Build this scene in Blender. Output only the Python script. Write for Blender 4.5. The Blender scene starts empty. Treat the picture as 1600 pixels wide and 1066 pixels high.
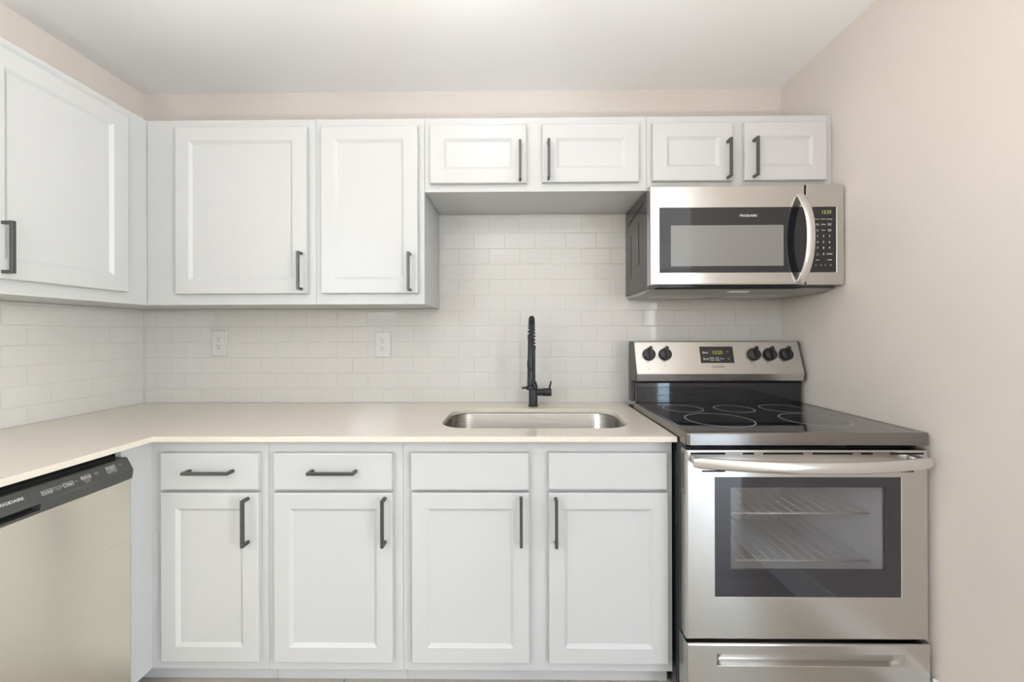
import bpy, bmesh, math, random
from math import pi, sin, cos, radians
from mathutils import Vector, Matrix

random.seed(7)
S = bpy.context.scene
COL = S.collection

# ------------------------------------------------------------------ camera
cam_d = bpy.data.cameras.new('camera')
cam_d.sensor_width = 36.0
cam_d.lens = 614.4 / 1600 * 36
cam_d.shift_x = -0.0003
cam_d.shift_y = -0.0071
cam_d.clip_start = 0.02
cam = bpy.data.objects.new('camera', cam_d)
COL.objects.link(cam)
cam.matrix_world = (Matrix.Translation((0, -1.92, 1.249)) @ Matrix.Rotation(0.0103, 4, 'Z')
                    @ Matrix.Rotation(pi / 2, 4, 'X') @ Matrix.Rotation(-0.0027, 4, 'Z'))
S.camera = cam

# ------------------------------------------------------------------ world, exposure
S.view_settings.view_transform = 'Standard'
S.view_settings.look = 'None'
S.view_settings.gamma = 1.0
S.view_settings.use_curve_mapping = False
S.view_settings.exposure = 0.14
W = bpy.data.worlds.new('sky')
S.world = W
W.use_nodes = True
wn = W.node_tree
wn.nodes.clear()
wo = wn.nodes.new('ShaderNodeOutputWorld')
wb = wn.nodes.new('ShaderNodeBackground')
sky = wn.nodes.new('ShaderNodeTexSky')
sky.sky_type = 'NISHITA'
sky.sun_disc = False
sky.sun_elevation = radians(48)
sky.sun_rotation = radians(200)
mixs = wn.nodes.new('ShaderNodeMixRGB')      # thin high cloud whitens the blue
mixs.inputs[0].default_value = .5
mixs.inputs[2].default_value = (.55, .57, .60, 1)
wn.links.new(sky.outputs[0], mixs.inputs[1])
wn.links.new(mixs.outputs[0], wb.inputs[0])
wn.links.new(wb.outputs[0], wo.inputs[0])
wb.inputs[1].default_value = 1.4
LAMP_MAIN = 8.8      # emission strength of the diffusers
LAMP_REAR = 3.0
FILL_LIVING = 8.0
FILL_UP = 178.0        # strength of the added, unseen fill uplights

# room numbers (metres): back wall y = 0, counter top z = 0.914
XL, XR, ZC, ZF = -1.8355, 1.285, 2.435, 0.045
YEND, YREAR, XFAR = -1.74, -6.2, 4.6

# ------------------------------------------------------------------ materials
def mat(name, color=(.8, .8, .8), rough=.5, metal=0.0, spec=.5, coat=0.0, emit=None, estr=0.0):
    m = bpy.data.materials.new(name)
    m.use_nodes = True
    b = m.node_tree.nodes['Principled BSDF']
    b.inputs['Base Color'].default_value = (*color, 1)
    b.inputs['Roughness'].default_value = rough
    b.inputs['Metallic'].default_value = metal
    b.inputs['Specular IOR Level'].default_value = spec
    b.inputs['Coat Weight'].default_value = coat
    b.inputs['Coat Roughness'].default_value = .03
    if emit:
        b.inputs['Emission Color'].default_value = (*emit, 1)
        b.inputs['Emission Strength'].default_value = estr
    return m

def nd(m, t, **kw):
    n = m.node_tree.nodes.new(t)
    for k, v in kw.items():
        if hasattr(n, k):
            setattr(n, k, v)
        else:
            n.inputs[k].default_value = v
    return n

def lk(m, a, b):
    m.node_tree.links.new(a, b)

def bsdf(m):
    return m.node_tree.nodes['Principled BSDF']

def coords(m, scale=(1, 1, 1)):
    g = nd(m, 'ShaderNodeNewGeometry')
    mp = nd(m, 'ShaderNodeMapping')
    mp.inputs['Scale'].default_value = scale
    lk(m, g.outputs['Position'], mp.inputs['Vector'])
    return mp.outputs[0]

def bump(m, height, strength=.1, dist=.002):
    b = nd(m, 'ShaderNodeBump')
    b.inputs['Strength'].default_value = strength
    b.inputs['Distance'].default_value = dist
    lk(m, height, b.inputs['Height'])
    lk(m, b.outputs[0], bsdf(m).inputs['Normal'])

def plaster(name, color, scale, strength, rough=.6):
    m = mat(name, color, rough, spec=.3)
    c = coords(m)
    n = nd(m, 'ShaderNodeTexNoise')
    n.inputs['Scale'].default_value = scale
    n.inputs['Detail'].default_value = 3
    n.inputs['Roughness'].default_value = .6
    lk(m, c, n.inputs['Vector'])
    bump(m, n.outputs[0], strength, .003)
    return m

M = {}
M['wall'] = plaster('wall_paint', (.68, .618, .565), 55, .22, .5)
M['ceiling'] = plaster('ceiling_paint', (.92, .92, .915), 38, .25, .7)
M['trim'] = mat('trim_white', (.80, .80, .79), .35)
M['cab'] = mat('cabinet_white', (.54, .54, .533), .32, spec=.4)
M['cab_in'] = mat('cabinet_shell_white', (.54, .54, .533), .45, spec=.3)
M['pull'] = mat('pewter_pull', (.10, .098, .095), .38, metal=.7)
M['tile'] = mat('tile_white', (.61, .59, .56), .08, spec=.5)
M['grout'] = mat('grout', (.55, .527, .488), .8)
M['plastic'] = mat('outlet_white', (.61, .60, .575), .35)
M['slot'] = mat('slot_dark', (.05, .045, .04), .6)
M['black_matte'] = mat('faucet_black', (.018, .018, .022), .38, spec=.5)
M['black_gloss'] = mat('black_glass', (.012, .012, .016), .05, spec=.5, coat=.3)
M['oven_glass'] = mat('oven_black_glass', (.016, .016, .024), .05, spec=.6, coat=.5)
M['black_paint'] = mat('black_enamel', (.022, .022, .028), .22, spec=.5)
M['black_plastic'] = mat('black_plastic', (.02, .02, .02), .35)
M['void'] = mat('dark_recess', (.006, .006, .007), .6, spec=.2)
M['legend'] = mat('legend_white', (.75, .75, .74), .5)
M['legend_dim'] = mat('legend_grey', (.32, .32, .32), .5)
M['legend_dark'] = mat('legend_dark', (.16, .16, .16), .5)
M['clock'] = mat('clock_digits', (.1, .1, .02), .5, emit=(.72, .70, .10), estr=.55)
M['clock_bg'] = mat('clock_window', (.035, .034, .012), .3)
M['screen'] = mat('microwave_screen', (.215, .21, .20), .22, coat=.4)
M['side_grey'] = mat('microwave_case', (.075, .073, .07), .16, spec=.5, metal=.35)
M['under_grey'] = mat('microwave_underside', (.42, .41, .39), .45, metal=.3)
M['cavity'] = mat('oven_cavity', (.66, .652, .67), .4)
M['rack'] = mat('rack_wire', (.54, .54, .54), .35)
M['mark'] = mat('burner_mark', (.42, .41, .41), .3)
M['dw_panel'] = mat('dishwasher_panel', (.085, .083, .078), .34, metal=.35)
M['dw_lip'] = mat('dishwasher_lip', (.10, .097, .09), .3, metal=.45)
M['lamp_body'] = mat('lamp_housing', (.8, .8, .8), .4)
M['glow_main'] = mat('lamp_glow', (.9, .9, .9), .5, emit=(1, .965, .93), estr=LAMP_MAIN)
M['glow_rear'] = mat('lamp_glow_rear', (.9, .9, .9), .5, emit=(1, .965, .93), estr=LAMP_REAR)
M['glow_fill_living'] = mat('fill_glow_living', (.9, .9, .9), .5, emit=(1, .95, .88), estr=FILL_LIVING)
M['glow_fill_up'] = mat('fill_uplight_glow', (.9, .9, .9), .5, emit=(1, .985, .96), estr=FILL_UP)
M['patio'] = mat('patio_concrete', (.45, .44, .42), .8)

def brushed(name, color, rough=.24, aniso=.75, axis='Z', streak=(3, 3, 900), rot=0.25, bs=.02):
    m = mat(name, color, rough, metal=1.0)
    b = bsdf(m)
    b.inputs['Anisotropic'].default_value = aniso
    b.inputs['Anisotropic Rotation'].default_value = rot
    t = nd(m, 'ShaderNodeTangent', direction_type='RADIAL', axis=axis)
    lk(m, t.outputs[0], b.inputs['Tangent'])
    c = coords(m, streak)
    n = nd(m, 'ShaderNodeTexNoise')
    n.inputs['Scale'].default_value = 1.0
    n.inputs['Detail'].default_value = 2
    lk(m, c, n.inputs['Vector'])
    r = nd(m, 'ShaderNodeMapRange')
    r.inputs['To Min'].default_value = rough - .05
    r.inputs['To Max'].default_value = rough + .05
    lk(m, n.outputs[0], r.inputs['Value'])
    lk(m, r.outputs[0], b.inputs['Roughness'])
    bump(m, n.outputs[0], bs, .0005)
    return m

M['steel'] = brushed('stainless_steel', (.60, .583, .56))
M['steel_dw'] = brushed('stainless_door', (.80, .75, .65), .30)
M['steel_dark'] = brushed('cooktop_rim_steel', (.25, .235, .225), .2, .6)
M['steel_sink'] = brushed('sink_steel', (.40, .385, .365), .28, .5)
M['chrome'] = mat('handle_satin_steel', (.74, .73, .71), .22, metal=1)

# quartz worktop: cream ground with fine speckle
m = mat('quartz_cream', (.8, .75, .66), .13, spec=.8)
c = coords(m)
v = nd(m, 'ShaderNodeTexNoise'); v.inputs['Scale'].default_value = 420; v.inputs['Detail'].default_value = 2
lk(m, c, v.inputs['Vector'])
r = nd(m, 'ShaderNodeValToRGB')
r.color_ramp.elements[0].position = .30; r.color_ramp.elements[0].color = (.62, .55, .44, 1)
r.color_ramp.elements[1].position = .46; r.color_ramp.elements[1].color = (.69, .632, .54, 1)
e = r.color_ramp.elements.new(.75); e.color = (.75, .695, .605, 1)
lk(m, v.outputs[0], r.inputs[0]); lk(m, r.outputs[0], bsdf(m).inputs['Base Color'])
M['quartz'] = m

# grey-brown plank floor
m = mat('plank_floor', (.3, .27, .24), .35)
c = coords(m)
br = nd(m, 'ShaderNodeTexBrick')
br.inputs['Scale'].default_value = 1.0
br.inputs['Brick Width'].default_value = 1.2
br.inputs['Row Height'].default_value = .18
br.inputs['Mortar Size'].default_value = .0015
br.inputs['Color1'].default_value = (.50, .45, .39, 1)
br.inputs['Color2'].default_value = (.56, .51, .45, 1)
br.inputs['Mortar'].default_value = (.12, .10, .09, 1)
lk(m, c, br.inputs['Vector'])
c2 = coords(m, (3, 45, 3))
n = nd(m, 'ShaderNodeTexNoise'); n.inputs['Scale'].default_value = 1; n.inputs['Detail'].default_value = 5
lk(m, c2, n.inputs['Vector'])
mx = nd(m, 'ShaderNodeMixRGB', blend_type='MULTIPLY'); mx.inputs[0].default_value = .5
lk(m, br.outputs[0], mx.inputs[1]); lk(m, n.outputs[0], mx.inputs[2])
lk(m, mx.outputs[0], bsdf(m).inputs['Base Color'])
M['floor'] = m

def glass(name, tint, gloss, rough=.02):
    m = bpy.data.materials.new(name); m.use_nodes = True
    nt = m.node_tree; nt.nodes.clear()
    o = nt.nodes.new('ShaderNodeOutputMaterial'); mix = nt.nodes.new('ShaderNodeMixShader')
    t = nt.nodes.new('ShaderNodeBsdfTransparent'); g = nt.nodes.new('ShaderNodeBsdfGlossy')
    t.inputs[0].default_value = (*tint, 1); g.inputs['Roughness'].default_value = rough
    lw = nt.nodes.new('ShaderNodeLayerWeight'); lw.inputs[0].default_value = .5
    pw = nt.nodes.new('ShaderNodeMath'); pw.operation = 'POWER'; pw.inputs[1].default_value = 5
    f = nt.nodes.new('ShaderNodeMath'); f.operation = 'MULTIPLY_ADD'; f.inputs[1].default_value = 1 - gloss; f.inputs[2].default_value = gloss
    nt.links.new(lw.outputs['Facing'], pw.inputs[0]); nt.links.new(pw.outputs[0], f.inputs[0])
    nt.links.new(f.outputs[0], mix.inputs[0]); nt.links.new(t.outputs[0], mix.inputs[1])
    nt.links.new(g.outputs[0], mix.inputs[2]); nt.links.new(mix.outputs[0], o.inputs[0])
    return m
M['pane'] = glass('window_glass', (.97, .98, .98), .04)
M['oven_pane'] = glass('oven_clear_glass', (.93, .93, .93), .085)

# ------------------------------------------------------------------ mesh helpers
class MB:
    def __init__(self):
        self.bm = bmesh.new()

    def box(self, x0, x1, y0, y1, z0, z1, bev=0.0, seg=1):
        b = bmesh.new()
        vs = [b.verts.new((x, y, z)) for x in (x0, x1) for y in (y0, y1) for z in (z0, z1)]
        for f in ((0, 1, 3, 2), (4, 6, 7, 5), (0, 4, 5, 1), (2, 3, 7, 6), (0, 2, 6, 4), (1, 5, 7, 3)):
            b.faces.new([vs[i] for i in f])
        if bev:
            bmesh.ops.bevel(b, geom=b.edges[:], offset=bev, segments=seg, affect='EDGES', profile=.5)
        self.add(b)
        return self

    def add(self, b, mtx=None, smooth=False):
        bmesh.ops.recalc_face_normals(b, faces=b.faces[:])
        if smooth:
            for f in b.faces:
                f.smooth = True
        me = bpy.data.meshes.new('tmp')
        b.to_mesh(me); b.free()
        if mtx is not None:
            me.transform(mtx)
        self.bm.from_mesh(me)
        bpy.data.meshes.remove(me)
        return self

    def loops(self, rings, cap0=True, cap1=True, closed=True, mtx=None, smooth=False):
        b = bmesh.new()
        rr = [[b.verts.new(p) for p in ring] for ring in rings]
        n = len(rr[0])
        for a, c in zip(rr, rr[1:]):
            for i in range(n if closed else n - 1):
                j = (i + 1) % n
                b.faces.new((a[i], a[j], c[j], c[i]))
        if cap0: b.faces.new(rr[0][::-1])
        if cap1: b.faces.new(rr[-1])
        return self.add(b, mtx, smooth)

    def prism(self, prof, axis, a0, a1, bev=0.0):
        """prof: 2-D polygon; axis 'x': (y,z) pairs, 'y': (x,z) pairs, 'z': (x,y) pairs"""
        def P(p, a):
            return {'x': (a, p[0], p[1]), 'y': (p[0], a, p[1]), 'z': (p[0], p[1], a)}[axis]
        b = bmesh.new()
        r0 = [b.verts.new(P(p, a0)) for p in prof]; r1 = [b.verts.new(P(p, a1)) for p in prof]
        n = len(prof)
        for i in range(n):
            b.faces.new((r0[i], r0[(i + 1) % n], r1[(i + 1) % n], r1[i]))
        b.faces.new(r0[::-1]); b.faces.new(r1)
        if bev:
            bmesh.ops.recalc_face_normals(b, faces=b.faces[:])
            bmesh.ops.bevel(b, geom=b.edges[:], offset=bev, segments=2, affect='EDGES', profile=.5)
        return self.add(b)

    def tube(self, pts, rad, n=12, cap=True, ratio=1.0, up=None):
        pts = [Vector(p) for p in pts]
        rads = rad if isinstance(rad, (list, tuple)) else [rad] * len(pts)
        rings = []
        ref = Vector(up) if up else None
        for i, p in enumerate(pts):
            t = (pts[min(i + 1, len(pts) - 1)] - pts[max(i - 1, 0)]).normalized()
            if ref is None:
                ref = Vector((1, 0, 0)) if abs(t.x) < .9 else Vector((0, 1, 0))
            u = (ref - t * ref.dot(t)).normalized()
            if not up: ref = u
            v = t.cross(u)
            rings.append([p + rads[i] * (cos(2 * pi * k / n) * u + ratio * sin(2 * pi * k / n) * v) for k in range(n)])
        return self.loops(rings, cap, cap, smooth=True)

    def lathe(self, prof, origin, axis=(0, 0, 1), n=24):
        """prof: (radius, height) pairs along axis from origin"""
        q = Vector((0, 0, 1)).rotation_difference(Vector(axis).normalized()).to_matrix().to_4x4()
        mtx = Matrix.Translation(origin) @ q
        rings = [[(r * cos(2 * pi * k / n), r * sin(2 * pi * k / n), h) for k in range(n)] for r, h in prof]
        b_s = [f for f in rings]
        return self.loops(b_s, True, True, mtx=mtx, smooth=False)

    def build(self, name, material, parent=None, smooth_angle=None, origin=None):
        me = bpy.data.meshes.new(name)
        bmv = self.bm
        if smooth_angle:
            for f in bmv.faces: f.smooth = True
            for e in bmv.edges:
                e.smooth = len(e.link_faces) == 2 and e.calc_face_angle(0) < radians(smooth_angle)
        if origin is None:
            xs = [v.co for v in bmv.verts]
            lo = Vector((min(v.x for v in xs), min(v.y for v in xs), min(v.z for v in xs)))
            hi = Vector((max(v.x for v in xs), max(v.y for v in xs), max(v.z for v in xs)))
            origin = (lo + hi) / 2; origin.z = lo.z
        origin = Vector(origin)
        bmesh.ops.translate(bmv, verts=bmv.verts[:], vec=-origin)
        bmv.to_mesh(me); bmv.free()
        me.materials.append(M[material] if isinstance(material, str) else material)
        o = bpy.data.objects.new(name, me)
        COL.objects.link(o)
        o['w'] = list(origin)
        if parent is not None:
            o.parent = parent
            o.location = origin - Vector(parent['w'])
        else:
            o.location = origin
        return o

def thing(name, label, cat, loc, group=None):
    o = bpy.data.objects.new(name, None)
    o.empty_display_size = .1
    COL.objects.link(o)
    o.location = loc; o['w'] = list(loc)
    o['label'] = label; o['category'] = cat
    if group: o['group'] = group
    return o

def tag(o, label, cat, group=None):
    o['label'] = label; o['category'] = cat
    if group: o['group'] = group
    return o

def struct(o):
    o['kind'] = 'structure'
    return o

def text_into(mb, s, size, origin, right, up, depth=.0004, align='CENTER', sx=1.0):
    cu = bpy.data.curves.new('txt', 'FONT')
    cu.body = s; cu.size = size; cu.align_x = align; cu.align_y = 'CENTER'; cu.extrude = depth / 2
    cu.resolution_u = 3
    o = bpy.data.objects.new('txt', cu)
    COL.objects.link(o)
    bpy.context.view_layer.update()
    me = bpy.data.meshes.new_from_object(o.evaluated_get(bpy.context.evaluated_depsgraph_get()))
    bpy.data.objects.remove(o); bpy.data.curves.remove(cu)
    r = Vector(right).normalized(); u = Vector(up).normalized(); nrm = r.cross(u)
    mtx = Matrix.Translation(origin) @ Matrix(((r.x, u.x, nrm.x, 0), (r.y, u.y, nrm.y, 0), (r.z, u.z, nrm.z, 0), (0, 0, 0, 1))) @ Matrix.Diagonal((sx, 1, 1, 1))
    me.transform(mtx)
    mb.bm.from_mesh(me)
    bpy.data.meshes.remove(me)

RX, UZ = (1, 0, 0), (0, 0, 1)

# ------------------------------------------------------------------ the setting
T = .12
struct(MB().box(XL - T, XFAR + T, YREAR - T, .12, ZF - .1, ZF).build('floor', 'floor'))
struct(MB().box(XL - T, XFAR + T, YREAR - T, .12, ZC, ZC + .1).build('ceiling', 'ceiling'))
w_back = struct(MB().box(XL - T, XR + T, 0, T, ZF, ZC).build('wall_back', 'wall'))
LY0, LY1, LZ0, LZ1 = -4.3, -2.4, 1.5, 2.2     # unseen window added in the left wall as a light source, behind the kitchen
mb = MB().box(XL - T, XL, LY1, 0, ZF, ZC).box(XL - T, XL, YREAR - T, LY0, ZF, ZC)
mb.box(XL - T, XL, LY0, LY1, ZF, LZ0).box(XL - T, XL, LY0, LY1, LZ1, ZC)
w_left = struct(mb.build('wall_left', 'wall'))
struct(MB().box(XR, XR + T, YEND, 0, ZF, ZC).build('wall_right', 'wall'))
struct(MB().box(XR + T, XFAR + T, YEND, YEND + T, ZF, ZC).build('wall_living', 'wall'))
# far wall of the living area with a sliding-door opening, and a side wall with a window opening
WX0, WX1, WZ1 = 2.75, 4.45, 2.1
mb = MB().box(XL, WX0, YREAR - T, YREAR, ZF, ZC).box(WX1, XFAR, YREAR - T, YREAR, ZF, ZC).box(WX0, WX1, YREAR - T, YREAR, WZ1, ZC)
struct(mb.build('wall_rear', 'wall'))
SY0, SY1, SZ0, SZ1 = -4.9, -2.9, .85, 2.1
mb = MB().box(XFAR, XFAR + T, YREAR - T, SY0, ZF, ZC).box(XFAR, XFAR + T, SY1, YEND, ZF, ZC)
mb.box(XFAR, XFAR + T, SY0, SY1, ZF, SZ0).box(XFAR, XFAR + T, SY0, SY1, SZ1, ZC)
struct(mb.build('wall_side', 'wall'))

def window(name, x0, x1, y0, y1, z0, z1, n):
    """frame with n panes across, lying in the wall opening"""
    fr = MB(); t = .05
    along_x = (x1 - x0) > (y1 - y0)
    fr.box(x0, x1, y0, y1, z1 - t, z1).box(x0, x1, y0, y1, z0, z0 + t)
    L0, L1 = (x0, x1) if along_x else (y0, y1)
    for k in range(n + 1):
        p = L0 + (L1 - L0 - t) * k / n
        if along_x: fr.box(p, p + t, y0, y1, z0 + t, z1 - t)
        else: fr.box(x0, x1, p, p + t, z0 + t, z1 - t)
    o = struct(fr.build(name, 'trim'))
    for k in range(n):
        a = L0 + (L1 - L0 - t) * k / n + t; b = L0 + (L1 - L0 - t) * (k + 1) / n
        cx_, cy_ = (x0 + x1) / 2, (y0 + y1) / 2
        g = MB()
        if along_x: g.box(a, b, cy_ - .002, cy_ + .002, z0 + t, z1 - t)
        else: g.box(cx_ - .002, cx_ + .002, a, b, z0 + t, z1 - t)
        g.build('pane', 'pane', o)
    return o
window('door_1', WX0, WX1, YREAR - .09, YREAR - .03, ZF, WZ1, 2)
window('window_1', XFAR + .03, XFAR + .09, SY0, SY1, SZ0, SZ1, 2)
window('added_window', XL - .09, XL - .03, LY0, LY1, LZ0, LZ1, 2)  # unseen opening, added so fill light can reach the right wall
struct(MB().box(-8, 12, -16, YREAR - T, ZF - .12, ZF - .02).build('ground', 'patio'))

def baseboard(name, x0, x1, y0, y1):
    struct(MB().box(x0, x1, y0, y1, ZF, ZF + .145, .004, 2).build(name, 'trim'))
baseboard('baseboard_right', XR - .014, XR, YEND, -.70)
baseboard('baseboard_living', XR + .014, XFAR, YEND - .014, YEND)
baseboard('baseboard_side', XFAR - .014, XFAR, YREAR, YEND - .014)
baseboard('baseboard_rear', XL + .014, WX0, YREAR, YREAR + .014)
baseboard('baseboard_left', XL, XL + .014, YREAR, -1.46)

# daylight entering by the two openings
def daylight(name, loc, rot, sx, sy, power, color):
    l = bpy.data.lights.new(name, 'AREA'); l.shape = 'RECTANGLE'; l.size = sx; l.size_y = sy
    l.energy = power; l.color = color
    o = bpy.data.objects.new(name, l); COL.objects.link(o)
    o.location = loc; o.rotation_euler = rot
    return o
daylight('sliding_door_daylight', ((WX0 + WX1) / 2, YREAR - .16, (WZ1 + ZF) / 2), (radians(90), 0, 0), WX1 - WX0, WZ1 - ZF, 96, (.62, .81, 1))
daylight('side_window_daylight', (XFAR + .16, (SY0 + SY1) / 2, (SZ0 + SZ1) / 2), (radians(90), 0, radians(90)), SY1 - SY0, SZ1 - SZ0, 275, (1, .99, .98))

daylight('left_window_fill', (XL - .16, (LY0 + LY1) / 2, (LZ0 + LZ1) / 2), (radians(90), 0, radians(-90)), LY1 - LY0, LZ1 - LZ0, 62, (.9, .95, 1))  # fill light through the added left window, brightens the right wall

def ceiling_lamp(x, y, r, glow, label):
    t = thing('ceiling_lamp', label, 'ceiling light', (x, y, ZC - .2), 'globe ceiling lights')
    MB().lathe([(.03, -.02), (.05, -.004), (.07, .02), (.075, .0445), (.05, .0445)], (x, y, ZC - .045), n=32).build('canopy', 'lamp_body', t, 40)
    MB().lathe([(max(.002, r * sin(pi * k / 16)), -r * cos(pi * k / 16)) for k in range(17)], (x, y, ZC - .05 - r), n=32).build('globe', glow, t, 80)
ceiling_lamp(-.15, -.92, .10, 'glow_main', 'round white globe ceiling lamp nearest the sink wall')
ceiling_lamp(-.20, -2.75, .11, 'glow_rear', 'round white globe ceiling lamp behind the kitchen, opposite the sink')
ceiling_lamp(2.6, -3.7, .12, 'glow_fill_living', 'added unseen fill globe lamp in the living area by the side window')  # unseen lamp added to even out the room brightness
def fill_uplight(x, y, h, label):  # unseen uplights added to brighten the ceiling and the cabinet fronts
    t = thing('added_uplight', label, 'added fill lamp', (x, y, ZF), 'added fill uplights')
    MB().lathe([(.13, 0), (.13, .015), (.03, .03), (.012, .04)], (x, y, ZF), n=32).build('base', 'black_matte', t, 40)
    MB().tube([(x, y, ZF + .038), (x, y, h - .03)], .012, 12).build('pole', 'black_matte', t, 60)
    MB().lathe([(.02, 0), (.08, .02), (.15, .08), (.17, .13), (.165, .13), (.145, .085), (.075, .03), (.015, .02)], (x, y, h - .04), n=36).build('lamp_shade', 'lamp_body', t, 50)
    MB().lathe([(.10, 0), (.11, .008), (.10, .012), (.03, .014)], (x, y, h + .015), n=32).build('bulb', 'glow_fill_up', t, 50)
fill_uplight(-.45, -2.5, .72, 'added unseen fill uplight nearer the left wall')
fill_uplight(.6, -2.5, .72, 'added unseen fill uplight nearer the end of the right wall')

# ------------------------------------------------------------------ tiled backsplash
TW, TH, Z0 = .149, .0755, .9085
def tiles(mapping, u0, u1, region, phase):
    """running-bond glazed tile; region(u) gives the top height; each tile sits a hair off true"""
    mb = MB()
    g = .0008
    row = 0
    z = Z0
    while z < 1.86:
        off = phase + (TW / 2 if row % 2 else 0)
        k0 = int(math.floor((u0 - off) / TW)) - 1
        for k in range(k0, k0 + 60):
            a, b = off + k * TW, off + (k + 1) * TW
            spans = []
            for (s0, s1, top) in region:
                aa, bb = max(a, s0), min(b, s1)
                if bb - aa > .004: spans.append((aa, bb, top))
            if len(spans) == 2 and abs(spans[0][2] - spans[1][2]) > .01 and z + TH <= min(spans[0][2], spans[1][2]):
                spans = [(spans[0][0], spans[1][1], spans[0][2])]
            for aa, bb, top in spans:
                za, zb = max(z, .915), min(z + TH, top)
                if zb - za < .006: continue
                ta, tb = random.gauss(0, .0018), random.gauss(0, .0018)
                uc, zc_ = (aa + bb) / 2, (za + zb) / 2
                def ring(i, d, tilt):
                    return [mapping(u, d + (ta * (u - uc) + tb * (zz - zc_) if tilt else 0), zz)
                            for u, zz in ((aa + i, za + i), (bb - i, za + i), (bb - i, zb - i), (aa + i, zb - i))]
                rings = [ring(g, 0, False), ring(g, .0050, True), ring(g + .0004, .0056, True), ring(g + .0013, .0060, True)]
                b_ = bmesh.new()
                rr = [[b_.verts.new(p) for p in q] for q in rings]
                for p, q in zip(rr, rr[1:]):
                    for i in range(4):
                        b_.faces.new((p[i], p[(i + 1) % 4], q[(i + 1) % 4], q[i]))
                b_.faces.new(rr[-1])
                mb.add(b_)
        z += TH; row += 1
    return mb
reg = [(XL + .001, -.3765, 1.371), (-.3765, XR - .001, 1.8275)]
mb = tiles(lambda u, d, z: (u, -d, z), XL, XR, reg, -.2055)
struct(mb.build('tile_backsplash', 'tile', w_back))
mb = MB().box(XL, -.3765, -.0050, -.0002, .9, 1.371).box(-.3765, XR, -.0050, -.0002, .9, 1.8275)
struct(mb.build('grout_bed', 'grout', w_back))
mb = tiles(lambda u, d, z: (XL + d, u, z), -1.42, -.0066, [(-1.42, -.0068, 1.371)], -.02)
struct(mb.build('tile_backsplash', 'tile', w_left))
struct(MB().box(XL + .0002, XL + .0050, -1.42, -.007, .9, 1.371).build('grout_bed', 'grout', w_left))

# ------------------------------------------------------------------ cabinetry
YF_U, YF_B = -.31, -.60        # front of face frames: wall and base units

def shaker(mb, w, h, mtx, stile=.057, t=.0195, recess=.008, flat=False):
    def rect(i, d): return [(i, -d, i), (w - i, -d, i), (w - i, -d, h - i), (i, -d, h - i)]
    rings = [rect(0, 0), rect(0, t - .0035), rect(.0012, t - .0011), rect(.004, t)]
    if not flat:
        rings += [rect(stile, t), rect(stile + .0015, t - .0012), rect(stile + .010, t - recess + .001), rect(stile + .0115, t - recess)]
    mb.loops(rings, True, True, mtx=mtx)

def pull(mb, length, mtx, proj=.034, w=.0098):
    """square U bar pull: length along local x, projecting along -y"""
    L = length / 2
    prof = [(-L, 0), (-L, -proj), (L, -proj), (L, 0), (L - w, 0), (L - w, -proj + w), (-L + w, -proj + w), (-L + w, 0)]
    b = bmesh.new()
    r0 = [b.verts.new((x, y, -w / 2)) for x, y in prof]; r1 = [b.verts.new((x, y, w / 2)) for x, y in prof]
    n = len(prof)
    for i in range(n):
        b.faces.new((r0[i], r0[(i + 1) % n], r1[(i + 1) % n], r1[i]))
    for q in ((0, 1, 6, 7), (1, 2, 5, 6), (2, 3, 4, 5)):
        b.faces.new([r0[i] for i in q]); b.faces.new([r1[i] for i in q])
    bmesh.ops.recalc_face_normals(b, faces=b.faces[:])
    bmesh.ops.bevel(b, geom=[e for e in b.edges if e.calc_face_angle(0) > .5], offset=.0006, segments=1, affect='EDGES')
    mb.add(b, mtx)

VERT = Matrix.Rotation(pi / 2, 4, 'Y')
def door(parent, x0, x1, z0, z1, yf, hx=None, hz=None, flat=False, name='door', horiz=False, stile=.057):
    mb = MB(); shaker(mb, x1 - x0, z1 - z0, Matrix.Translation((x0, yf - .0008, z0)), stile=stile, flat=flat)
    d = mb.build(name, 'cab', parent)
    if hx is not None:
        mb = MB(); pull(mb, .154, Matrix.Translation((hx, yf - .0203, hz)) @ (Matrix() if horiz else VERT))
        mb.build('handle', 'pull', d)
    return d

def wall_unit(label, x0, x1, z0, z1, frame_x0=None):
    t = thing('wall_cabinet', label, 'cabinet', ((x0 + x1) / 2, -.15, z0), 'white wall cabinets')
    MB().box(x0 + .0004, x1 - .0004, YF_U + .0195, -.0085 if z0 > 1.8 else -.0085, z0, z1, .0008).build('carcass', 'cab', t)
    MB().box((frame_x0 or x0) + .0003, x1 - .0003, YF_U, YF_U + .0192, z0 - .0005, z1 + .0005, .0008).build('face_frame', 'cab', t)
    return t

ZT, ZB, ZS = 2.133, 1.372, 1.831
u1 = wall_unit('white wall cabinet with one wide shaker door in the back corner', XL + .002, -.823, ZB, ZT, XL + .3102)
door(u1, -1.393, -.852, 1.415, 2.097, YF_U, -.872, 1.505)
u2 = wall_unit('white wall cabinet with one narrow door, right above the wall outlet nearer the sink', -.8225, -.3755, ZB, ZT)
door(u2, -.795, -.399, 1.415, 2.097, YF_U, -.430, 1.50)
u3 = wall_unit('short white two-door wall cabinet high above the sink and faucet', -.375, .5325, ZS, ZT)
door(u3, -.349, .043, 1.860, 2.097, YF_U, .017, 1.942)
door(u3, .107, .497, 1.862, 2.097, YF_U, .131, 1.946)
u4 = wall_unit('short white two-door wall cabinet directly above the microwave', .533, 1.262, ZS, ZT)
door(u4, .552, .874, 1.864, 2.099, YF_U, .850, 1.945)
door(u4, .920, 1.249, 1.864, 2.099, YF_U, .955, 1.949)
MB().box(1.2625, 1.2835, YF_U + .003, YF_U + .0192, ZS - .0005, ZT + .004, .0008).build('filler_strip', 'cab', u4)

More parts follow.
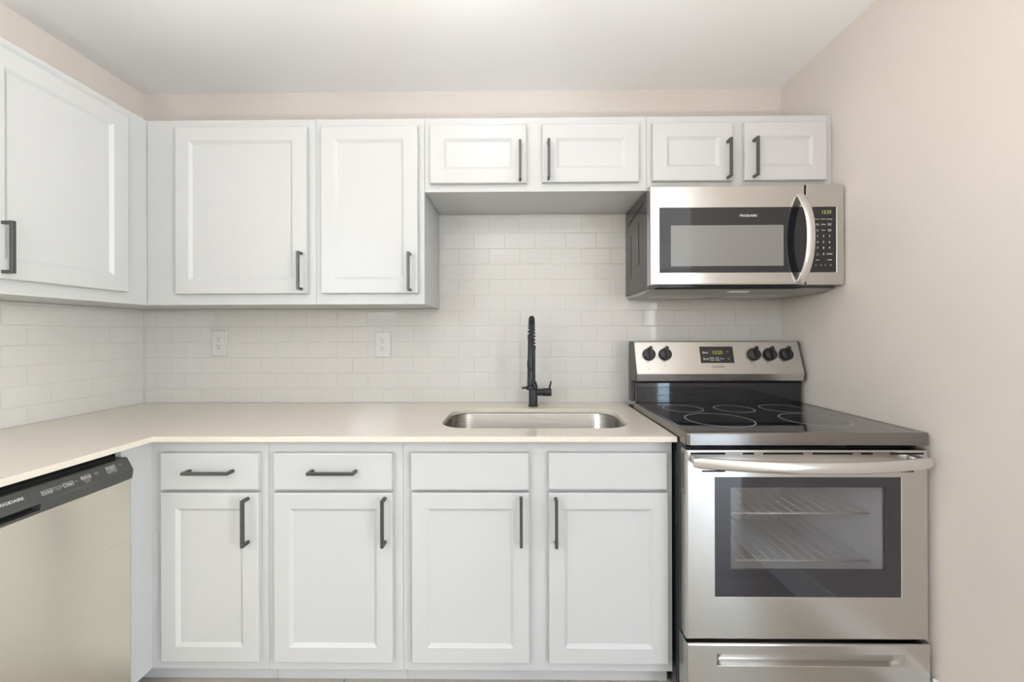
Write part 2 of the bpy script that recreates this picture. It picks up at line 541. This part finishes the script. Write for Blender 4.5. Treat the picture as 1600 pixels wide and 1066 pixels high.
# the wall cabinet on the left wall: built facing -y, turned to face +x
def turned(x_face, y_right):
    """local x -> world +y, local -y -> world +x"""
    return Matrix.Translation((x_face, y_right, 0)) @ Matrix.Rotation(pi / 2, 4, 'Z')
uL = thing('wall_cabinet', 'white wall cabinet with shaker door on the left wall above the dishwasher', 'cabinet', (XL + .15, -.6, ZB), 'white wall cabinets')
XFU = XL + .31
MB().box(XL + .001, XFU - .0195, -.88, YF_U - .0005, ZB, ZT, .0008).build('carcass', 'cab', uL)
MB().box(XFU - .0192, XFU, -.88, YF_U - .0001, ZB - .0005, ZT + .0005, .0003).build('face_frame', 'cab', uL)
mb = MB(); shaker(mb, .43, 2.097 - 1.415, turned(XFU + .0008, -.835) @ Matrix.Translation((0, 0, 1.415)))
dL = mb.build('door', 'cab', uL)
mb = MB(); pull(mb, .154, turned(XFU + .0203, -.782) @ Matrix.Translation((0, 0, 1.507)) @ VERT)
mb.build('handle', 'pull', dL)

def base_unit(label, x0, x1, toe_x0=None):
    t = thing('base_cabinet', label, 'cabinet', ((x0 + x1) / 2, -.3, ZF), 'white base cabinets')
    c = MB()
    for a in (x0 + .0005, x1 - .0165): c.box(a, a + .016, YF_B + .0195, -.009, .118, .8945)
    c.box(x0 + .0165, x1 - .0165, YF_B + .0195, -.009, .118, .134).box(x0 + .0165, x1 - .0165, -.015, -.009, .134, .8945)
    c.build('carcass', 'cab_in', t)
    MB().box(x0 + .0002, x1 - .0002, YF_B, YF_B + .0192, .118, .8952, .0006).build('face_frame', 'cab', t)
    MB().box((toe_x0 or x0) + .0002, x1 - .0002, -.552, -.538, ZF, .118, .0006).build('toe_kick', 'cab', t)
    return t
XB0 = -1.237
b1 = base_unit('white base cabinet with narrow drawer over door, next to the dishwasher', XB0, -.8375, XB0 - .12)
door(b1, -1.191, -.862, .731, .853, YF_B, -1.017, .795, flat=True, name='drawer', horiz=True)
door(b1, -1.191, -.861, .155, .721, YF_B, -.894, .631, stile=.052)
c = MB().box(XB0 - .019, XB0, -.703, YF_B + .019, .118, .8952, .0006); c.build('filler_panel', 'cab', b1)
b2 = base_unit('white base cabinet with drawer over door, between the narrow drawer unit and the sink unit', -.837, -.3825)
door(b2, -.811, -.414, .731, .853, YF_B, -.606, .795, flat=True, name='drawer', horiz=True)
door(b2, -.811, -.413, .155, .721, YF_B, -.437, .632, stile=.052)
b3 = base_unit('wide white sink base cabinet with two doors under two plain panels, beside the range', -.382, .5185)
door(b3, -.352, .040, .731, .853, YF_B, flat=True, name='false_front')
door(b3, .105, .497, .733, .854, YF_B, flat=True, name='false_front')
door(b3, -.350, .041, .156, .722, YF_B, .014, .634, stile=.052)
door(b3, .105, .500, .156, .722, YF_B, .128, .632, stile=.052)

# ------------------------------------------------------------------ worktop with sink cut-out
def rrect(x0, x1, y0, y1, r, n=10):
    pts = []
    for cx_, cy_, a0 in ((x1 - r, y1 - r, 0), (x0 + r, y1 - r, 90), (x0 + r, y0 + r, 180), (x1 - r, y0 + r, 270)):
        for k in range(n + 1):
            a = radians(a0 + 90 * k / n); pts.append((cx_ + r * cos(a), cy_ + r * sin(a)))
    return pts
SX0, SX1, SYF, SYB, SR = -.281, .418, -.526, -.166, .105
b = bmesh.new()
outer = [(XL + .0075, -.0075), (.5205, -.0075), (.5205, -.642), (XL + .64, -.642), (XL + .64, -1.42), (XL + .0075, -1.42)]
hole = rrect(SX0, SX1, SYF, SYB, SR)
ed = []
for poly in (outer, hole):
    vs = [b.verts.new((x, y, .914)) for x, y in poly]
    ed += [b.edges.new((vs[i], vs[(i + 1) % len(vs)])) for i in range(len(vs))]
bmesh.ops.triangle_fill(b, use_beauty=True, edges=ed)
ex = bmesh.ops.extrude_face_region(b, geom=b.faces[:])
bmesh.ops.translate(b, verts=[g for g in ex['geom'] if isinstance(g, bmesh.types.BMVert)], vec=(0, 0, -.0182))
mb = MB(); mb.add(b)
wt = tag(mb.build('countertop', 'quartz'), 'cream speckled quartz countertop running round the corner with sink cut-out', 'countertop')
bv = wt.modifiers.new('edge', 'BEVEL'); bv.width = .0018; bv.segments = 2; bv.limit_method = 'ANGLE'; bv.angle_limit = radians(40)

# ------------------------------------------------------------------ sink
sk = thing('kitchen_sink', 'stainless steel undermount sink set into the cream countertop', 'sink', ((SX0 + SX1) / 2, (SYF + SYB) / 2, .69))
def rr3(o, z, r=None): return [(x, y, z) for x, y in rrect(SX0 - o, SX1 + o, SYF - o, SYB + o, (r or SR) + o)]
mb = MB(); mb.loops([rr3(.018, .8945), rr3(.0045, .8945), rr3(.003, .892), rr3(.001, .74), rr3(-.006, .72), rr3(-.022, .706), rr3(-.04, .702), rr3(-.095, .700)], False, True, smooth=True)
bowl = mb.build('bowl', 'steel_sink', sk)
so = bowl.modifiers.new('gauge', 'SOLIDIFY'); so.thickness = .0012; so.offset = 0
MB().lathe([(.045, .0), (.045, .0025), (.036, .003), (.030, .0005), (.012, .0005)], (.068, -.36, .7008), n=32).build('drain', 'chrome', sk, 40)

# ------------------------------------------------------------------ faucet
FX, FY = .077, -.098
fc = thing('kitchen_faucet', 'matte black spring pull-down faucet standing behind the sink', 'faucet', (FX, FY, .914))
MB().lathe([(.0235, 0), (.0235, .004), (.0205, .007), (.0205, .094), (.0185, .098), (.0185, .104)], (FX, FY, .9142), n=28).build('body', 'black_matte', fc, 40)
pole = MB(); pole.tube([(FX, FY, 1.018), (FX, FY, 1.19)], .0105, 16)
pole.lathe([(.0125, 0), (.0125, .02)], (FX, FY, 1.175), n=16); pole.build('riser', 'black_matte', fc, 40)
# hose path: up, over towards the room, down into the spray head
RA = .062
path = [Vector((FX, FY, 1.19 + .012 * k)) for k in range(6)]
for k in range(1, 19):
    a = pi * k / 18
    path.append(Vector((FX - .016 * k / 18, FY - RA + RA * cos(a), 1.252 + RA * 1.05 * sin(a))))
YH = FY - 2 * RA
path += [Vector((FX - .016, YH, 1.245)), Vector((FX - .016, YH, 1.235))]
hose = MB(); hose.tube(path, .0055, 10); hose = hose.build('hose', 'black_matte', fc, 60)
# spring wound about the hose
segs = [0]
for p, q in zip(path, path[1:]): segs.append(segs[-1] + (q - p).length)
def along(s):
    for i in range(len(path) - 1):
        if s <= segs[i + 1] or i == len(path) - 2:
            f = (s - segs[i]) / (segs[i + 1] - segs[i]); return path[i].lerp(path[i + 1], f), (path[i + 1] - path[i]).normalized()
turns, coil = 18, []
for k in range(turns * 14 + 1):
    s = segs[-1] * k / (turns * 14); p, t = along(s)
    u = Vector((1, 0, 0)); v = t.cross(u).normalized(); a = 2 * pi * k / 14
    coil.append(p + .0100 * (cos(a) * u + sin(a) * v))
MB().tube(coil, .0027, 6).build('spring', 'black_matte', fc, 60)
wand = MB(); HX = FX - .016
wand.lathe([(.0120, 0), (.0150, .010), (.0152, .028), (.0140, .034), (.0138, .082), (.0150, .085), (.0150, .112), (.0138, .116), (.0128, .124), (.0112, .206), (.0126, .208), (.0126, .222), (.009, .224)], (HX, YH, 1.016), n=24)
head = wand.build('spray_head', 'black_matte', fc, 40)
MB().box(HX - .001, HX + .007, YH - .0150, YH - .0125, 1.056, 1.088, .001).build('spray_button', 'dw_panel', head)
dock = MB(); dock.lathe([(.020, 0), (.0212, .002), (.0212, .012), (.020, .014)], (HX, YH, 1.008), n=24)
dock.box(HX + .004, FX + .0065, YH + .012, FY, 1.011, 1.021, .002, 2).box(HX - .038, HX - .020, YH - .006, YH + .006, 1.011, 1.020, .002, 2)
dock.lathe([(.0165, 0), (.0165, .022)], (FX, FY, 1.006), n=20)
dock.build('docking_arm', 'black_matte', fc, 40)
MB().lathe([(.0165, .0), (.0165, .030), (.0185, .033), (.0185, .066), (.0165, .070)], (FX + .014, FY, .978), (1, 0, 0), 24).build('valve', 'black_matte', fc, 40)
MB().tube([(FX + .074, FY, .990), (FX + .077, FY - .006, 1.005), (FX + .082, FY - .012, 1.030)], [.0048, .0042, .0038], 10).build('lever', 'black_matte', fc, 60)

# ------------------------------------------------------------------ wall outlets
def outlet(xc, zc_, label):
    t = thing('wall_outlet', label, 'outlet', (xc, -.007, zc_), 'outlets on the tiled wall')
    mb = MB(); shaker(mb, .076, .124, Matrix.Translation((xc - .038, -.0068, zc_ - .062)), flat=True, t=.006)
    mb.build('cover_plate', 'plastic', t)
    rc = MB().box(xc - .0165, xc + .0165, -.0142, -.0125, zc_ - .0335, zc_ + .0335, .0006).build('receptacle', 'plastic', t)
    for dz in (.0175, -.0175):
        MB().box(xc - .0075, xc - .0053, -.0146, -.0141, zc_ + dz + .001, zc_ + dz + .0095).build('slot', 'slot', rc)
        MB().box(xc + .0053, xc + .0072, -.0146, -.0141, zc_ + dz + .002, zc_ + dz + .0088).build('slot', 'slot', rc)
        MB().lathe([(.0027, 0), (.0027, .0005)], (xc, -.0141, zc_ + dz - .0065), (0, -1, 0), 12).build('slot', 'slot', rc)
outlet(-1.455, 1.2065, 'white duplex wall outlet nearer the room corner, under the wide cabinet')
outlet(-.651, 1.198, 'white duplex wall outlet nearer the sink, under the narrow cabinet')

# ------------------------------------------------------------------ microwave
MX0, MX1, MZ0, MZ1, MYF = .524, 1.275, 1.437, 1.828, -.378
mw = thing('microwave', 'stainless over-the-range microwave with black window mounted below short cabinet', 'microwave', ((MX0 + MX1) / 2, -.19, MZ0))
b = MB().box(MX0 + .006, MX1 - .006, -.338, -.0085, 1.428, MZ1 - .001, .002)
case = b.build('case', 'side_grey', mw)
g = MB()   # raised ribs pressed into the visible side
for (ya, za, yb, zb) in ((-.10, 1.50, -.10, 1.70), (-.215, 1.545, -.215, 1.73)):
    g.box(MX0 + .0052, MX0 + .0066, ya - .002, yb + .002, za, zb)
g.prism([(-.06, 1.755), (-.285, 1.79), (-.285, 1.794), (-.06, 1.759)], 'x', MX0 + .0052, MX0 + .0066)
g.build('side_rib', 'void', case)
un = MB().prism([(-.336, 1.4275), (-.012, 1.4275), (-.012, 1.414), (-.25, 1.414)], 'x', MX0 + .012, MX1 - .012).build('underside', 'under_grey', mw)
MB().box(MX0 + .03, MX1 - .16, -.374, -.338, 1.4245, 1.4295).build('intake_grille', 'void', un)
for xa in (.60, .93): MB().box(xa, xa + .26, -.20, -.05, 1.4115, 1.4145, .001).build('grease_filter', 'rack', un)
MB().box(.875, .955, -.30, -.262, 1.4165, 1.4235, .001).build('cooktop_lamp', 'legend', un)
# door: frame with window opening
SEAM = 1.1275
def frame(mb, x0, x1, z0, z1, ox0, ox1, oz0, oz1, y0, y1, bev=.003):
    """slab with a rectangular opening, front at y0, small front chamfer"""
    def R(a, b_, c_, d_, y): return [(a, y, c_), (b_, y, c_), (b_, y, d_), (a, y, d_)]
    rings = [R(ox0, ox1, oz0, oz1, y1), R(x0, x1, z0, z1, y1), R(x0, x1, z0, z1, y0 + bev), R(x0 + bev * .3, x1 - bev * .3, z0 + bev * .3, z1 - bev * .3, y0 + bev * .3), R(x0 + bev, x1 - bev, z0 + bev, z1 - bev, y0),
             R(ox0, ox1, oz0, oz1, y0), R(ox0 + .0012, ox1 - .0012, oz0 + .0012, oz1 - .0012, y0 + .0012), R(ox0 + .0012, ox1 - .0012, oz0 + .0012, oz1 - .0012, y1), R(ox0, ox1, oz0, oz1, y1)]
    mb.loops(rings, False, False)
mb = MB(); frame(mb, MX0, SEAM - .0008, MZ0, MZ1 - .001, .560, SEAM - .0075, 1.485, 1.740, MYF, -.34, .006)
dr = mb.build('door', 'steel', mw)
MB().box(.5613, SEAM - .0088, MYF - .0006, -.3385, 1.4863, 1.7387, .0004).build('door_glass', 'black_gloss', dr)
MB().box(.604, 1.041, MYF - .0009, MYF - .0004, 1.511, 1.670).build('window_screen', 'screen', dr)
MB().box(SEAM - .0090, SEAM - .0011, MYF - .0006, MYF + .0004, 1.4863, 1.7387).build('glass_border', 'black_gloss', dr)
mb = MB(); text_into(mb, 'FRIGIDAIRE', .0128, (.905, MYF - .0009, 1.7065), RX, UZ, sx=1.05); mb.build('lettering', 'legend', dr)
# bowed handle
hp = []
for k in range(25):
    s = -1 + 2 * k / 24
    hp.append((1.106, MYF - .004 - .052 * (1 - abs(s) ** 2.4), 1.615 + .168 * s))
hm = MB(); hm.tube(hp, [.0165] * 25, 16, True, .45, up=(1, 0, 0)); hm.build('handle', 'chrome', dr, 60)
mb = MB(); frame(mb, SEAM + .0008, MX1, MZ0, MZ1 - .001, 1.1370, 1.2465, 1.485, 1.740, MYF, -.34, .002)
cp = mb.build('control_panel', 'steel', mw)
MB().box(1.1382, 1.2452, MYF - .0006, -.3385, 1.4863, 1.7387, .0004).build('panel_glass', 'black_gloss', cp)
MB().box(SEAM + .0011, 1.1384, MYF - .0006, MYF + .0004, 1.4863, 1.7387).build('glass_border', 'black_gloss', cp)
MB().box(SEAM - .0013, SEAM + .0013, MYF - .0004, MYF + .004, MZ0 + .001, MZ1 - .002).build('seam', 'void', cp)
def kz(py): return 1.249 + (521.6 - py) / 614.4 * (1.92 + MYF)
def kx(px): return (px - 800.5) / 614.4 * (1.92 + MYF) - .0103 * 1.55
yk = MYF - .0009
mb = MB(); text_into(mb, '12:23', .019, (kx(1287.5), yk, kz(334.5)), RX, UZ, sx=.9); mb.build('clock_digits', 'clock', cp)
mb = MB(); C3 = (kx(1273.8), kx(1283), kx(1292.3))
for py, row in ((345.2, ('Popcorn', 'Potato', 'Beverage')), (353.4, ('Auto\nDefrost', 'Reheat', 'Melt &\nSoften')), (362.5, ('User\nPref', 'Timer', 'Power\nLevel'))):
    for x, s in zip(C3, row): text_into(mb, s, .0058 if '\n' not in s else .0052, (x, yk, kz(py)), RX, UZ)
for py, row in ((371.4, '123'), (381, '456'), (390, '789')):
    for x, s in zip(C3, row): text_into(mb, s, .0115, (x, yk, kz(py)), RX, UZ)
text_into(mb, '0', .0115, (C3[1], yk, kz(399.5)), RX, UZ); text_into(mb, 'START', .0078, (C3[2], yk, kz(399.5)), RX, UZ)
text_into(mb, 'Hi-Lo', .006, (C3[0], yk, kz(408.5)), RX, UZ); text_into(mb, 'On/Off', .006, (C3[2], yk, kz(408.5)), RX, UZ)
mb.build('key_lettering', 'legend', cp)
mb = MB(); text_into(mb, 'STOP\ncancel', .0055, (C3[0], yk, kz(400)), RX, UZ)
for i, px in enumerate((1271, 1279, 1286, 1294)):   # the four little round symbols along the bottom
    mb.lathe([(.0034, 0), (.0034, .0003), (.0024, .0003), (.0024, 0)], (kx(px), yk, kz(416.5)), (0, -1, 0), 14)
mb.build('symbol_lettering', 'legend_dim', cp)

# ------------------------------------------------------------------ range
RX0, RX1, RYF = .5255, 1.266, -.70
rg = thing('range', 'stainless freestanding electric range with black glass cooktop against the right wall', 'range', ((RX0 + RX1) / 2, -.38, ZF))
# body: shell panels round an oven cavity
sd = MB()
for xa in (RX0 + .002, RX1 - .012):
    sd.box(xa, xa + .010, -.660, -.07, ZF + .012, .918)
sd.box(RX0 + .012, RX1 - .012, -.09, -.07, ZF + .02, .918).box(RX0 + .012, RX1 - .012, -.643, -.09, .89, .918)
sd.box(RX0 + .012, RX1 - .012, -.643, -.09, .296, .306)
for yy in (-.625, -.608): sd.box(RX0 + .0002, RX0 + .0022, yy - .003, yy + .003, .10, .86, .0008)
body = sd.build('body', 'black_paint', rg)
for xa in (RX0 + .05, RX1 - .05):
    for ya in (-.58, -.14): MB().lathe([(.018, 0), (.018, .006), (.008, .008), (.008, .025)], (xa, ya, ZF), n=16).build('foot', 'black_plastic', rg)
cv = MB(); cx0, cx1, cz0, cz1 = .585, 1.175, .42, .84
for bx in ((cx0 - .004, cx0, -.64, -.15, cz0, cz1), (cx1, cx1 + .004, -.64, -.15, cz0, cz1), (cx0, cx1, -.154, -.15, cz0, cz1), (cx0, cx1, -.64, -.154, cz0 - .004, cz0), (cx0, cx1, -.64, -.154, cz1, cz1 + .004)):
    cv.box(*bx)
cav = cv.build('oven_cavity', 'cavity', rg)
for zr in (.648, .491):
    r_ = MB()
    r_.tube([(cx0 + .004, -.60, zr), (cx1 - .004, -.60, zr)], .0036, 8)
    r_.tube([(cx0 + .004, -.17, zr), (cx1 - .004, -.17, zr)], .0028, 8)
    for k in range(15):
        x = cx0 + .02 + (cx1 - cx0 - .04) * k / 14
        r_.tube([(x, -.602, zr + .004), (x, -.168, zr + .004)], .0016, 6)
    r_.build('oven_rack', 'rack', rg)
# cooktop
ct = MB()
def cring(o, z): return [(x, y, z) for x, y in rrect(RX0 - .0015 + o, RX1 + .006 - o, RYF + o, -.150 - 0 * o, .012, 4)]
def gring(o, z): return [(x, y, z) for x, y in rrect(RX0 + .020 + o, RX1 - .016 - o, RYF + .026 + o, -.172 - o, .010, 4)]
ct.loops([gring(0, .916), cring(0, .903), cring(0, .936), cring(.0015, .9395), cring(.004, .941), gring(-.002, .941), gring(0, .9402), gring(0, .916)], False, False)
rim = ct.build('cooktop_rim', 'steel_dark', rg)
gl = MB(); gl.loops([gring(.0006, .9225), gring(.0006, .9398), gring(.0012, .9402)], True, True)
glass_top = gl.build('cooktop_glass', 'black_gloss', rg)
def ring_mark(x, y, r, w=.0016):
    mb = MB(); n = 56
    mb.loops([[(x + q * cos(2 * pi * k / n), y + q * sin(2 * pi * k / n), z) for k in range(n)] for q, z in ((r - w, .9403), (r - w, .94045), (r + w, .94045), (r + w, .9403))], False, False)
    mb.build('burner_ring', 'mark', glass_top)
for x, y, r in ((.722, -.510, .112), (.682, -.300, .076), (.888, -.304, .074), (1.092, -.298, .084), (1.062, -.506, .106)): ring_mark(x, y, r)
# backguard: riser + sloping control panel with black end caps
MB().box(RX0 + .008, RX1 - .006, -.168, -.10, .9405, 1.03, .002).build('riser', 'black_gloss', rg)
prof = [(-.075, .94), (-.075, 1.200), (-.090, 1.212), (-.137, 1.212), (-.141, 1.209), (-.182, 1.078), (-.185, 1.070), (-.178, 1.039), (-.12, 1.036), (-.12, .94)]
def shrink(p, d):
    cy_, cz_ = -.13, 1.1
    return [(cy_ + (y - cy_) * (1 - d), cz_ + (z - cz_) * (1 - d)) for y, z in p]
bg = MB().prism(prof, 'x', RX0 + .006, RX1 - .005)
panel = bg.build('control_panel', 'steel', rg)
ec = MB()
for xa, xb in ((RX0 - .001, RX0 + .006), (RX1 - .005, RX1 + .002)):
    ec = MB().prism([(y - (.001 if y < -.13 else 0), z + (.001 if z > 1.2 else 0)) for y, z in prof], 'x', xa, xb, .001)
    ec.build('end_cap', 'dw_panel', rg)
MB().box(RX0 + .012, RX1 - .012, -.172, -.121, 1.0305, 1.0362).build('vent_gap', 'void', rg)
PN0, PN1 = Vector((0, -.141, 1.209)), Vector((0, -.182, 1.078))
pdn = (PN1 - PN0).normalized(); pn = Vector((0, pdn.z, -pdn.y)).normalized()
if pn.y > 0: pn = -pn
pup = -pdn
def on_panel(px, py):
    """point of the sloping face seen at that pixel of the photograph, as real x and height along the face"""
    s = (py - 537.5) / (583 - 537.5); p = PN0.lerp(PN1, s)
    p.x = (px - 800.5) / 614.4 * (1.92 + p.y) - .0103 * (1.92 + p.y)
    return p
for px, py in ((1013, 556.5), (1038, 556.5), (1175, 557), (1199.5, 557), (1224.5, 557)):
    o_ = on_panel(px, py)
    k = MB(); k.lathe([(.0265, .0003), (.0285, .002), (.0275, .010), (.025, .016), (.022, .0175)], o_, pn, 32)
    q = Vector((1, 0, 0)); ax = pn
    R_ = Matrix(((1, pup.x, pn.x, 0), (0, pup.y, pn.y, 0), (0, pup.z, pn.z, 0), (0, 0, 0, 1)))
    knob = k.build('knob', 'black_plastic', panel, 40)
    g_ = MB(); bb = bmesh.new()
    bmesh.ops.create_cube(bb, size=1.0)
    bmesh.ops.transform(bb, matrix=Matrix.Translation((.003, .003, .021)) @ Matrix.Diagonal((.013, .058, .022, 1)), verts=bb.verts[:])
    bmesh.ops.bevel(bb, geom=bb.edges[:], offset=.003, segments=2, affect='EDGES')
    g_.add(bb, Matrix.Translation(o_) @ R_)
    tmp = g_.bm; me = bpy.data.meshes.new('t'); tmp.to_mesh(me); tmp.free()
    me.transform(Matrix.Translation(-Vector(knob['w'])))
    bj = bmesh.new(); bj.from_mesh(knob.data); bj.from_mesh(me); bj.to_mesh(knob.data); bj.free(); bpy.data.meshes.remove(me)
# clock window
def quad_plate(mb, pts, d0, d1):
    mb.loops([[Vector(p) + pn * d0 for p in pts], [Vector(p) + pn * d1 for p in pts]], True, True)
ds = MB(); quad_plate(ds, [on_panel(1091, 544.5), on_panel(1142, 544.5), on_panel(1145.5, 569.5), on_panel(1094, 569.5)], 0, .0012)
disp = ds.build('display', 'black_plastic', panel)
mb = MB(); quad_plate(mb, [on_panel(1108, 550.5), on_panel(1129, 550.5), on_panel(1129.5, 557), on_panel(1109, 557)], .0012, .0015); mb.build('clock_window', 'clock_bg', panel)
mb = MB(); text_into(mb, '12:23', .022, on_panel(1118.5, 553.8) + pn * .0017, RX, pup, sx=.95); mb.build('clock_digits', 'clock', panel)
mb = MB()
for s, px, py, sz in (('Bake', 1100, 553.8, .0125), ('Broil', 1101.5, 563.5, .0125), ('Delay\nStart', 1111, 563.5, .009), ('Self\nClean', 1119, 563.5, .009), ('Timer', 1126, 563, .008), ('\u2227', 1134.5, 553.3, .013), ('\u2228', 1136, 563, .013)):
    text_into(mb, '^' if s == '\u2227' else 'v' if s == '\u2228' else s, sz, on_panel(px, py) + pn * .0015, RX, pup)
mb.build('display_lettering', 'legend', panel)
mb = MB(); text_into(mb, 'FRIGIDAIRE', .0105, on_panel(1120.5, 575.3) + pn * .0004, RX, pup, sx=1.05)
for px, py in ((1012.5, 577), (1037.5, 574), (1176.5, 574), (1203.5, 574), (1229, 576.5)):
    text_into(mb, 'o', .009, on_panel(px, py) + pn * .0004, RX, pup)
for s, px, py in (('OFF', 1012, 545), ('OFF', 1037, 545), ('OFF', 1171, 547), ('OFF', 1196, 547), ('OFF', 1221, 547), ('LO', 1001, 561), ('HI', 1025.5, 561), ('LO', 1163.5, 561), ('HI', 1187.3, 561), ('HI', 1212, 561)):
    text_into(mb, s, .005, on_panel(px, py) + pn * .0004, RX, pup)
mb.build('panel_lettering', 'legend_dark', panel)
# oven door
mb = MB(); frame(mb, RX0 - .002, RX1 - .002, .3035, .8885, .6105, 1.1825, .433, .805, RYF, -.662, .005)
od = mb.build('oven_door', 'steel', rg)
mb = MB(); frame(mb, .6112, 1.1818, .4337, .8043, .660, 1.137, .518, .773, RYF + .0014, RYF + .006, .0004)
mb.build('window_border', 'oven_glass', od)
MB().box(.6595, 1.1375, RYF + .003, RYF + .0055, .5175, .7735).build('window_pane', 'oven_pane', od)
vs_ = MB()
for xa, xb in ((.537, .643), (.697, .732), (.760, .882), (.911, 1.033), (1.059, 1.094), (1.147, 1.249)): vs_.box(xa, xb, RYF - .0004, RYF + .002, .8745, .8800)
for xa, xb in ((.572, .643), (.697, .735), (1.149, 1.219)): vs_.box(xa, xb, RYF - .0004, RYF + .002, .8205, .8255)
vs_.build('vent_grille', 'void', od)
vs_ = MB()
for k in range(13): vs_.box(RX0 - .0024, RX0 - .001, -.682, -.678, .870 - k * .0085 - .0045, .870 - k * .0085)
vs_.build('side_vent_grille', 'void', od)
hp = []; rd = []
for k in range(33):
    s = -1 + 2 * k / 32
    hp.append((.880 + .3510 * s, -.738 - .050 * (1 - s * s), .8615)); rd.append(.0172 * (1 - .25 * max(0, (abs(s) - .96) / .04)))
hm = MB(); hm.tube(hp, rd, 18, True, .55, up=(0, 0, 1))
for s in (-1, 1): hm.box(.881 + s * .332 - .014, .881 + s * .332 + .014, -.738, RYF - .0005, .851, .874, .003, 2)
hm.build('handle', 'chrome', od, 50)
# storage drawer with recessed pull
mb = MB(); frame(mb, RX0 - .002, RX1 + .001, .092, .2925, .614, 1.191, .224, .262, RYF - .004, -.645, .005)
sdw = mb.build('storage_drawer', 'steel', rg)
pk = MB(); ra = [(.614, .224), (1.191, .224), (1.191, .262), (.614, .262)]; rb = [(.630, .2265), (1.175, .2265), (1.160, .250), (.645, .250)]
pk.loops([[(x, RYF - .003, z) for x, z in ra], [(x, RYF + .020, z) for x, z in rb]], False, True)
pk.build('recessed_pull', 'steel', sdw)
MB().box(RX0 + .02, RX1 - .02, -.60, -.57, ZF + .01, .09).build('toe_panel', 'black_paint', rg)

# ------------------------------------------------------------------ dishwasher (faces +x)
DY0, DY1 = -1.314, -.7095
dw = thing('dishwasher', 'stainless dishwasher with dark control strip under the countertop at left', 'dishwasher', (-1.5, (DY0 + DY1) / 2, ZF))
MB().box(XL + .03, -1.245, DY0 + .006, DY1 - .006, ZF + .10, .872).build('tub', 'black_plastic', dw)
MB().box(XL + .2, -1.27, DY0 + .01, DY1 - .01, ZF, ZF + .0995).build('toe_panel', 'black_paint', dw)
MB().box(-1.2445, -1.198, DY0, DY1 - .001, .125, .8025, .003, 2).build('door', 'steel_dw', dw)
def dprof(cut):
    a = [(-1.2445, .8035), (-1.2445, .868), (-1.216, .8685), (-1.2125, .867), (-1.1945, .834), (-1.193, .829)]
    return a + ([(-1.1945, .8255), (-1.2185, .824), (-1.2185, .8110), (-1.196, .8095), (-1.1965, .8035)] if cut else [(-1.1965, .8035)])
PK0, PK1 = -1.07, -.946
cpn = MB().prism(dprof(False), 'y', DY0 - .001, PK0).prism(dprof(True), 'y', PK0, PK1).prism(dprof(False), 'y', PK1, DY1 + .001)
dcp = cpn.build('control_panel', 'dw_panel', dw)
MB().box(-1.2178, -1.2165, PK0 + .0005, PK1 - .0005, .8112, .8238).build('handle_pocket', 'void', dcp)
MB().box(-1.30, -1.2447, DY0 + .004, DY1 - .014, .8725, .8950).build('top_trim', 'void', dw)
for yy in (-.95, -.83): MB().box(-1.2447, -1.232, yy - .03, yy + .03, .889, .8955).build('mounting_bracket', 'under_grey', dw)
# legends lie on the sloping face; text reads towards +y
fu = Vector((-1.2125 + 1.1945, 0, .867 - .834)).normalized(); fr_ = Vector((0, 1, 0)); fn = fr_.cross(fu)
def on_strip(y, f): return Vector((-1.1945, y, .834)).lerp(Vector((-1.2125, y, .867)), f) + fn * .0004
mb = MB(); text_into(mb, 'FRIGIDAIRE', .0105, on_strip(-.9725, .50), fr_, fu, align='RIGHT', sx=.95); mb.build('lettering', 'legend', dcp)
def lozenge(mb, y, f, w, h):
    n = 0
    for a, b_, c_, d_ in ((-w, w, h, h - .0007), (-w, w, -h, -h + .0007)):
        p = on_strip(y, f); q = [p + fr_ * a + fu * c_, p + fr_ * b_ + fu * c_, p + fr_ * b_ + fu * d_, p + fr_ * a + fu * d_]
        mb.loops([q, [v + fn * .0002 for v in q]], True, True)
    for s in (-1, 1):
        p = on_strip(y, f); q = [p + fr_ * s * w + fu * h, p + fr_ * s * (w + .0007) + fu * h, p + fr_ * s * (w + .0007) - fu * h, p + fr_ * s * w - fu * h]
        mb.loops([q, [v + fn * .0002 for v in q]], True, True)
mb = MB()
for s, y, f, w in (('Cycles', -.927, .40, .0105), ('Temp', -.878, .44, .0105), ('Options', -.834, .52, .0110)):
    text_into(mb, s, .0068, on_strip(y, f), fr_, fu); lozenge(mb, y, f, w, .0055)
text_into(mb, 'START', .0072, on_strip(-.766, .60), fr_, fu); text_into(mb, 'Cancel', .0055, on_strip(-.766, .45), fr_, fu); lozenge(mb, -.766, .53, .012, .0085)
mb.build('button_lettering', 'legend', dcp)
mb = MB()
for s, y, f in (('Heavy Wash\nNormal Wash\n1-Hour', -.903, .42), ('Hot', -.859, .47), ('Heat Dry\nSanitize', -.834, .20), ('Delay\nHours', -.806, .56), ('Hold to cancel', -.766, .22), ('Clean', -.736, .62)):
    text_into(mb, s, .0042, on_strip(y, f), fr_, fu)
mb.build('indicator_lettering', 'legend_dim', dcp)

for o in list(S.objects):
    if 'w' in o: del o['w']
